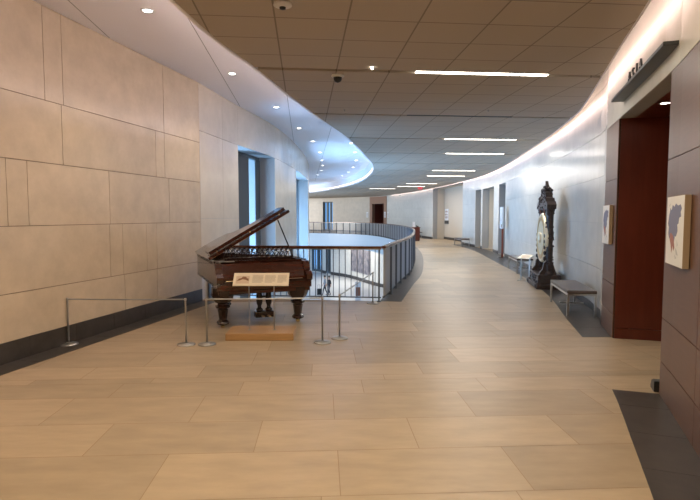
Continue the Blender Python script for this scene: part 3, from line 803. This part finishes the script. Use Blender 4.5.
# ------------------------------------------------------------------ barrier posts and cords
def make_stanchion(loc, label):
    t = thing('barrier_post', label, 'barrier post', loc, 0, 'low steel barrier posts around the piano')
    bm = NB(); lathe(bm, [(.113, 0), (.115, .006), (.105, .016), (.03, .024), (.014, .034)], 28); obj('base', bm, M['satin'], t, True)
    bm = NB(); lathe(bm, [(.0125, .02), (.0125, .60), (.010, .606)], 14); obj('pole', bm, M['satin'], t, True)
    bm = NB(); lathe(bm, [(.0155, .575), (.0155, .60), (.0155, .602)], 14); obj('collar', bm, M['steel'], t, True)
    return t
sp = {'a': (-3.62, 6.60), 'b': (-2.10, 6.58), 'c': (-1.84, 6.60), 'd': (-.36, 6.70), 'e': (-.14, 6.93), 'f': (.43, 9.72)}
st = make_stanchion((*sp['a'], 0.0), 'leftmost low steel barrier post, standing on the dark slate band')
for k, lab in (('b', 'low steel barrier post at the right end of the left rope'), ('c', 'low steel barrier post left of the oak plinth, holding the middle rope'), ('d', 'low steel barrier post right of the oak plinth, ending the middle rope'),
               ('e', 'low steel barrier post starting the slanting rope toward the railing'), ('f', 'rearmost low steel barrier post, close to the railing corner')):
    dup(st, (*sp[k], 0), 0, lab)
for a, b, lab in (('a', 'b', 'thin grey barrier rope in front of the left stone wall'), ('c', 'd', 'thin grey barrier rope in front of the piano'), ('e', 'f', 'thin grey barrier rope running back toward the railing corner')):
    p, q = Vector((*sp[a], .588)), Vector((*sp[b], .588)); d = (q-p).normalized()
    bm = NB(); m_ = (p+q)/2-Vector((0, 0, .004)); tube(bm, p+d*.0165, m_, .009, 8); tube(bm, m_, q-d*.0165, .009, 8)
    tag(obj('stretched_rope', bm, M['satin']), lab, 'barrier rope', 'barrier ropes around the piano')

# ------------------------------------------------------------------ benches
def make_bench(loc, rz, label, ln=1.5):
    t = thing('bench', label, 'bench', loc, rz, 'brown leather benches along the right wall')
    w = .46
    bm = NB(); box(bm, -w/2, 0, .375, w/2, ln, .43, .014); obj('cushion', bm, M['leather'], t)
    bm = NB(); box(bm, -w/2+.005, .005, .345, w/2-.005, ln-.005, .374); obj('frame', bm, M['steel'], t)
    for x in (-w/2+.02, w/2-.02):
        for y in (.02, ln-.02):
            bm = NB(); box(bm, x-.016, y-.016, 0, x+.016, y+.016, .346); obj('leg', bm, M['steel'], t)
    bm = NB(); box(bm, -w/2+.03, ln/2-.012, .10, w/2-.03, ln/2+.012, .124); obj('stretcher', bm, M['steel'], t)
    return t
b0 = make_bench((3.79, 8.42, .003), math.radians(-11), 'brown leather bench with steel legs nearest the camera, beside the portal')
dup(b0, (5.0, 14.8, .003), math.radians(-8), 'brown leather bench with steel legs beyond the carved gong')
dup(b0, (6.22, 28.0, .003), math.radians(3), 'distant dark bench by the wall between the lift lobby and the alcove')
dup(b0, (5.25, 39.6, 0), math.radians(9), 'farthest dark bench, right of the brown desk')

# ------------------------------------------------------------------ carved gong stand
gs = RW.sY(12.15); gp = RW.at(gs, .36); gd = RW.tan(gs)
grz = math.atan2(gd.y, gd.x)
t = thing('gong', 'tall gilded gong hanging in an ornately carved dark wooden stand against the right wall', 'gong', (gp.x, gp.y, .003), grz)
# local x runs along the wall (away from the camera), local +y toward the corridor
random.seed(11)
bm = NB(); box(bm, -.66, -.29, 0, .66, .29, .10, .012); box(bm, -.60, -.25, .10, .60, .25, .32, .015)
for sx in (-1, 1):
    for sy in (-1, 1): ball(bm, (sx*.57, sy*.26, .075), .075, 2, (1.1, .9, .9))
for k in range(60): ball(bm, (random.uniform(-.55, .55), random.choice((-.25, .25)), random.uniform(.12, .30)), random.uniform(.015, .035), 1)
obj('plinth', bm, M['carved'], t)
for sx in (-1, 1):
    bm = NB(); X0 = sx*.50
    lathe(bm, [(.10, .25), (.11, .34), (.075, .40), (.085, .55), (.07, .62), (.08, .9), (.065, 1.0), (.085, 1.25), (.07, 1.35), (.075, 1.7), (.10, 1.78), (.10, 1.86)], 12, (X0, 0, 0))
    for k in range(80):
        a = random.uniform(0, 2*PI); z = random.uniform(.28, 1.84); ball(bm, (X0+.075*math.cos(a), .075*math.sin(a), z), random.uniform(.014, .034), 1)
    for k in range(7): ball(bm, (X0, .10, .42+.13*k), .045, 1, (1, .8, 1.3))
    obj('column', bm, M['carved'], t)
    bm = NB(); prism(bm, [(0, 0), (.17, 0), (.15, .10), (.08, .2), (.06, .34), (0, .38)], X0-.05, X0+.05, Matrix(((0, 0, 1, 0), (1, 0, 0, .06), (0, 1, 0, .25), (0, 0, 0, 1))))
    prism(bm, [(0, 0), (-.12, 0), (-.06, .2), (0, .38)], X0-.05, X0+.05, Matrix(((0, 0, 1, 0), (1, 0, 0, -.06), (0, 1, 0, .25), (0, 0, 0, 1))))
    obj('bracket', bm, M['carved'], t)
bm = NB()
MC = Matrix(((1, 0, 0, 0), (0, 0, 1, 0), (0, 1, 0, 0), (0, 0, 0, 1)))
prism(bm, [(-.64, 1.80), (.64, 1.80), (.66, 1.90), (.56, 1.98), (.48, 1.96), (.40, 2.06), (-.40, 2.06), (-.48, 1.96), (-.56, 1.98), (-.66, 1.90)], -.10, .10, MC)
prism(bm, [(-.42, 2.04), (.42, 2.04), (.32, 2.08), (.28, 2.18), (.18, 2.22), (.15, 2.30), (-.15, 2.30), (-.18, 2.22), (-.28, 2.18), (-.32, 2.08)], -.075, .075, MC)
prism(bm, [(-.17, 2.28), (.17, 2.28), (.10, 2.36), (0, 2.46), (-.10, 2.36)], -.03, .03, MC)
for k in range(120):
    z = random.uniform(1.82, 2.36); w = .64*(1-(z-1.8)/.66)+.02; ball(bm, (random.uniform(-w, w), random.choice((-.09, .09))*(1 if z < 2.06 else .75 if z < 2.28 else .3), z), random.uniform(.018, .042), 1)
for k in range(16): ball(bm, (random.uniform(-.4, .4), .0, 1.80), .05, 1)
obj('crest', bm, M['carved'], t)
MG = Matrix.Translation((0, .08, 1.14)) @ Matrix.Rotation(-PI/2, 4, 'X')
bm = NB(); lathe(bm, [(.56, -.05), (.58, -.04), (.58, .0), (.555, .03), (.30, .035), (.13, .04), (.12, .07), (.08, .09), (.01, .095)], 48, M4=MG); gg = obj('gong_disc', bm, M['gold'], t, False)
bm = NB(); lathe(bm, [(.40, .033), (.40, .040), (.43, .046), (.47, .046), (.50, .040), (.50, .031)], 48, M4=MG); obj('rim_band', bm, M['brass'], gg)
for sx in (-.25, .25):
    bm = NB(); tube(bm, (sx, .10, 1.82), (sx, .08, 1.66), .012, 8); obj('cord', bm, M['goldred'], t)

t = thing('caption_stand', 'small steel caption stand on two legs between the gong and the bench beyond it', 'caption stand', (4.47, 13.2, .0), math.radians(-58))
for x in (-.13, .13):
    bm = NB(); box(bm, x-.012, -.012, .012, x+.012, .012, .60); obj('leg', bm, M['steel'], t)
    bm = NB(); box(bm, x-.02, -.12, 0, x+.02, .12, .012); obj('foot', bm, M['steel'], t)
bm = NB(); box(bm, -.17, -.11, -.008, .17, .11, .008, M4=Matrix.Translation((0, 0, .615)) @ Matrix.Rotation(math.radians(25), 4, 'X')); pl = obj('plate', bm, M['steel'], t)
bm = NB(); box(bm, -.15, -.09, .0085, .15, .09, .0105, M4=Matrix.Translation((0, 0, .615)) @ Matrix.Rotation(math.radians(25), 4, 'X')); obj('caption_card', bm, M['paper'], pl)

# ------------------------------------------------------------------ signs and objects on the right
# canopy sign with standing letters
c0, c1 = BW.sY(4.5), BW.sY(6.72)
cp = BW.at((c0+c1)/2); cdv = BW.tan((c0+c1)/2); crz = math.atan2(-cdv.y, -cdv.x)
t = thing('canopy_sign', 'dark metal canopy shelf over the portal carrying standing letters that read ASIA', 'sign', (cp.x, cp.y, 0), crz)
# local x reads left to right for someone facing the wall, local -y out of the wall
ln = c1-c0
bm = NB(); box(bm, -ln/2, -.15, 3.10, ln/2, -.0, 3.135, .003); obj('canopy', bm, M['bronze'], t)
for k, ch in enumerate('ASIA'):
    text_obj('letter', ch, .16, .010, M['bronze'], t, ((k-1.5)*.17, -.125, 3.137), (PI/2, 0, 0))
# map boards
asia = [(.10, .78), (.18, .92), (.26, .86), (.33, .97), (.45, .93), (.55, .99), (.70, .95), (.86, .97), (.95, .90), (.88, .84), (.92, .76), (.80, .74), (.76, .64), (.68, .62), (.72, .50), (.62, .40), (.55, .42), (.50, .30), (.44, .38), (.40, .30), (.34, .22), (.28, .36), (.20, .40), (.16, .34), (.08, .44), (.10, .56), (.03, .62)]
south = [(.20, .44), (.30, .46), (.42, .42), (.50, .34), (.56, .20), (.50, .14), (.44, .24), (.36, .10), (.30, .24), (.22, .32)]
isle = [[(.60, .20), (.72, .16), (.80, .08), (.68, .08)], [(.58, .08), (.70, .02), (.62, .00)], [(.70, .34), (.76, .26), (.72, .22)], [(.05, .96), (.16, 1.0), (.12, .94)]]
def map_board(s_mid, z0, z1, width, label, th=.062):
    p = BW.at(s_mid); d = BW.tan(s_mid); rz = math.atan2(-d.y, -d.x)
    t = thing('map_board', label, 'map board', (p.x, p.y, 0), rz, 'map boards beside the portal')
    w = width; h = z1-z0
    bm = NB(); box(bm, -w/2, -th, z0, w/2, -.018, z1, .002); obj('board', bm, M['boardside'], t)
    bm = NB(); box(bm, -w/2+.002, -th-.002, z0+.002, w/2-.002, -th-.0002, z1-.002); fc = obj('map_face', bm, M['cream'], t)
    MX = Matrix(((1, 0, 0, 0), (0, 0, 1, 0), (0, 1, 0, 0), (0, 0, 0, 1)))
    def sc(pts): return [(-w/2+w*(.08+.84*x), z0+h*(.10+.80*y)) for x, y in pts]
    bm = NB(); prism(bm, sc(asia), -th-.0035, -th-.0021, MX); obj('map_land', bm, M['mapblue'], fc)
    bm = NB(); prism(bm, sc(south), -th-.0045, -th-.0036, MX); obj('map_region', bm, M['mapred'], fc)
    bm = NB()
    for i_ in isle: prism(bm, sc(i_), -th-.0035, -th-.0021, MX)
    obj('map_islands', bm, M['mapgrey'], fc)
    return t
map_board(BW.sY(4.17), 1.25, 1.81, .60, 'square map board on the taupe panel nearest the camera')
map_board(BW.sY(7.36), 1.26, 1.80, .50, 'square map board on the narrow pilaster beyond the portal')
# black box at the foot of the near jamb
t = thing('door_stop', 'small black box on the floor at the near portal jamb', 'box', (2.925, 4.85, 0), math.radians(-20))
bm = NB(); prism(bm, [(-.08, 0), (.08, 0), (.08, .03), (.03, .09), (-.08, .10)], -.045, .045, Matrix(((0, 0, 1, 0), (1, 0, 0, 0), (0, 1, 0, 0), (0, 0, 0, 1)))); obj('body', bm, M['black'], t)
bm = NB(); box(bm, -.04, -.075, .0995, .04, .0, .104); obj('cap', bm, M['darkmetal'], t)
# post kiosk by the lift
kp = RW.at(RW.sY(20.6), .22); kd = RW.tan(RW.sY(20.6)); krz = math.atan2(-kd.y, -kd.x)
t = thing('information_stand', 'pale information panel on a red-brown post beside the lift', 'information stand', (kp.x, kp.y, .003), krz)
bm = NB(); box(bm, -.16, -.12, 0, .16, .12, .015); obj('base', bm, M['darkmetal'], t)
bm = NB(); box(bm, .10, -.04, .015, .17, .03, 1.18); obj('post', bm, M['redpost'], t)
bm = NB(); box(bm, -.30, -.05, 1.15, .30, .0, 2.0, .004); pn = obj('panel', bm, M['white'], t)
bm = NB(); box(bm, -.25, -.053, 1.45, .25, -.0505, 1.92); obj('notice_sheet', bm, M['cream'], pn)
bm = NB(); box(bm, .05, -.053, 1.2, .25, -.0505, 1.32); obj('card', bm, M['ink'], pn)
# picture in the alcove
s = next(s for s in [i*.05 for i in range(int(rw.L/.05))] if rw.at(s, -.85).y > 29 and rw.at(s, -.85).x/rw.at(s, -.85).y < (447-350)/520)
p = rw.at(s, -.845); d = rw.tan(s); t = thing('framed_picture', 'pale framed picture on the alcove back wall', 'picture', (p.x, p.y, 0), math.atan2(-d.y, -d.x))
bm = NB(); box(bm, -.38, -.04, 1.35, .38, 0, 2.15, .003); obj('frame', bm, M['white'], t)
bm = NB(); random.seed(5)
for k in range(9): box(bm, -.28+.19*(k % 3)+random.uniform(0, .05), -.043, 1.48+.21*(k//3), -.14+.19*(k % 3), -.0405, 1.48+.21*(k//3)+random.uniform(.08, .16))
obj('artwork', bm, M['photo_ink'], t)
bm = NB(); box(bm, -.38, -.06, 1.10, .38, 0, 1.32, .003); obj('caption_rail', bm, M['duct'], t)
# far desk with a little display stand
t = thing('reception_desk', 'small brown wooden desk at the far end of the corridor', 'desk', (4.25, 34.5, 0), math.radians(5))
bm = NB(); box(bm, -.33, -.28, .04, .33, .28, .88, .006); obj('body', bm, M['redwood'], t)
bm = NB(); box(bm, -.36, -.31, .88, .36, .31, .92, .004); obj('top', bm, M['redwood'], t)
bm = NB(); box(bm, -.30, -.25, 0, .30, .25, .04); obj('plinth', bm, M['black'], t)
t = thing('sign_holder', 'thin white sign holder standing on the far brown desk', 'sign holder', (4.22, 34.5, .92), math.radians(5))
bm = NB(); box(bm, -.08, -.05, 0, .08, .05, .012); obj('foot', bm, M['white'], t)
bm = NB(); box(bm, -.075, -.008, .012, .075, .008, .34); obj('card', bm, M['white'], t)
t = thing('desk_telephone', 'small black telephone on the right of the far desk', 'telephone', (4.45, 34.4, .92), math.radians(5))
bm = NB(); prism(bm, [(-.09, 0), (.09, 0), (.09, .08), (-.09, .03)], -.08, .08, Matrix(((0, 0, 1, 0), (1, 0, 0, 0), (0, 1, 0, 0), (0, 0, 0, 1)))); obj('body', bm, M['black'], t)
bm = NB(); box(bm, -.08, -.07, .07, -.03, .10, .11, .01); obj('handset', bm, M['black'], t)
# notices beside the far portal
for s, lab, w in ((sd-.35, 'white notice right of the far wooden portal', .3), (sd+.30, 'white notice on the right side of the far wooden portal surround', .36), (se+.4, 'small white notice left of the far wooden portal', .3)):
    p = rw.at(s, .065 if sd < s < se else .028); d = rw.tan(s); t = thing('notice', lab, 'notice', (p.x, p.y, 0), math.atan2(-d.y, -d.x))
    bm = NB(); box(bm, -w/2, -.02, 1.5, w/2, 0, 2.05); obj('board', bm, M['white'], t)
    bm = NB()
    for k in range(5): box(bm, -w/2+.05, -.022, 1.58+k*.08, w/2-.05, -.0202, 1.61+k*.08)
    obj('text_lines', bm, M['ink'], t)

# ------------------------------------------------------------------ storey below: people, mural, sign stand
def person(label, loc, rz, shirt, stride, bag=False):
    V = [(0, 0, .93), (0, 0, 1.12), (0, 0, 1.36), (0, 0, 1.48), (0, .02, 1.58), (0, .02, 1.70)]
    E = [(0, 1), (1, 2), (2, 3), (3, 4), (4, 5)]; Rr = [(.15, .11), (.145, .10), (.16, .10), (.055, .055), (.085, .095), (.075, .085)]
    for sx, f in ((-1, 1), (1, -1)):
        i = len(V); V += [(sx*.09, f*.02, .86), (sx*.10, f*stride*.5+.03, .48), (sx*.10, f*stride-.02, .08), (sx*.10, f*stride+.14, .04)]
        Rr += [(.085, .085), (.06, .06), (.042, .042), (.04, .03)]; E += [(0, i), (i, i+1), (i+1, i+2), (i+2, i+3)]
        i = len(V); V += [(sx*.19, 0, 1.38), (sx*.24, -f*.06, 1.12), (sx*.24, -f*.10+.05, .88), (sx*.24, -f*.10+.08, .78)]
        Rr += [(.06, .06), (.045, .045), (.034, .034), (.035, .02)]; E += [(2, i), (i, i+1), (i+1, i+2), (i+2, i+3)]
    me = bpy.data.meshes.new('person'); me.from_pydata(V, E, [])
    o = bpy.data.objects.new('tmp', me); COL.objects.link(o)
    sk = o.modifiers.new('s', 'SKIN'); o.modifiers.new('d', 'SUBSURF').levels = 1
    for i, v in enumerate(me.skin_vertices[0].data): v.radius = Rr[i]; v.use_root = (i == 0)
    dg = bpy.context.evaluated_depsgraph_get(); dg.update()
    m2 = bpy.data.meshes.new_from_object(o.evaluated_get(dg)); bpy.data.objects.remove(o)
    m2.materials.clear()
    for x in (M['skin'], shirt, M['jeans'], M['black']): m2.materials.append(x)
    for p in m2.polygons:
        p.use_smooth = True; c = p.center
        p.material_index = 0 if c.z > 1.46 or (abs(c.x) > .19 and c.z < 1.1) else 1 if c.z > .92 else 3 if c.z < .09 else 2
    zmin = min(v.co.z for v in m2.vertices)
    for v in m2.vertices: v.co.z -= zmin
    o = bpy.data.objects.new('person', m2); COL.objects.link(o); o.location = loc; o.rotation_euler = (0, 0, rz); tag(o, label, 'person')
    bm = NB(); ball(bm, (0, .005, 1.70-zmin), .105, 2, (.9, 1, .85)); h = obj('hair', bm, M['hair'], o, True)
    return o
person('person in a grey top walking on the floor below, seen through the railing', (-2.25, 46.2, ZL), math.radians(100), M['shirtgrey'], .22)
person('person in black clothes walking on the floor below, right of the one in grey', (-1.85, 45.8, ZL), math.radians(120), M['shirtblack'], .16)
t = thing('rolling_bag', 'small dark rolling bag beside the people on the floor below', 'bag', (-2.75, 46.0, ZL), .3)
bm = NB(); box(bm, -.18, -.12, .05, .18, .12, .60, .03); obj('body', bm, M['black'], t)
bm = NB(); tube(bm, (-.1, .1, .58), (-.1, .1, .92), .012); tube(bm, (.1, .1, .58), (.1, .1, .92), .012); tube(bm, (-.1, .1, .92), (.1, .1, .92), .012); obj('handle', bm, M['darkmetal'], t)
for x in (-.13, .13):
    bm = NB(); tube(bm, (x-.02, .08, .045), (x+.02, .08, .045), .045, 14); obj('wheel', bm, M['black'], t)
s0, s1 = lpx(371), lpx(352)
bm = NB(); strip(bm, LWc, s0, s1, ZL+.9, ZL+3.7, .02, .07, mi=0); tag(obj('mural_panel', bm, M['mural1']), 'large dark picture panel on the wall of the floor below', 'picture')
t = thing('sign_stand', 'small white stand with a brown panel on the floor below, right of the people', 'sign stand', (.68, 44, ZL), .2)
bm = NB(); box(bm, -.28, -.15, 0, .28, .15, .04); obj('base', bm, M['white'], t)
bm = NB(); box(bm, -.26, -.04, .04, .26, .04, 1.45); pn = obj('board', bm, M['white'], t)
bm = NB(); box(bm, -.20, -.045, .25, .20, -.0405, 1.0); obj('brown_panel', bm, M['terracotta'], pn)
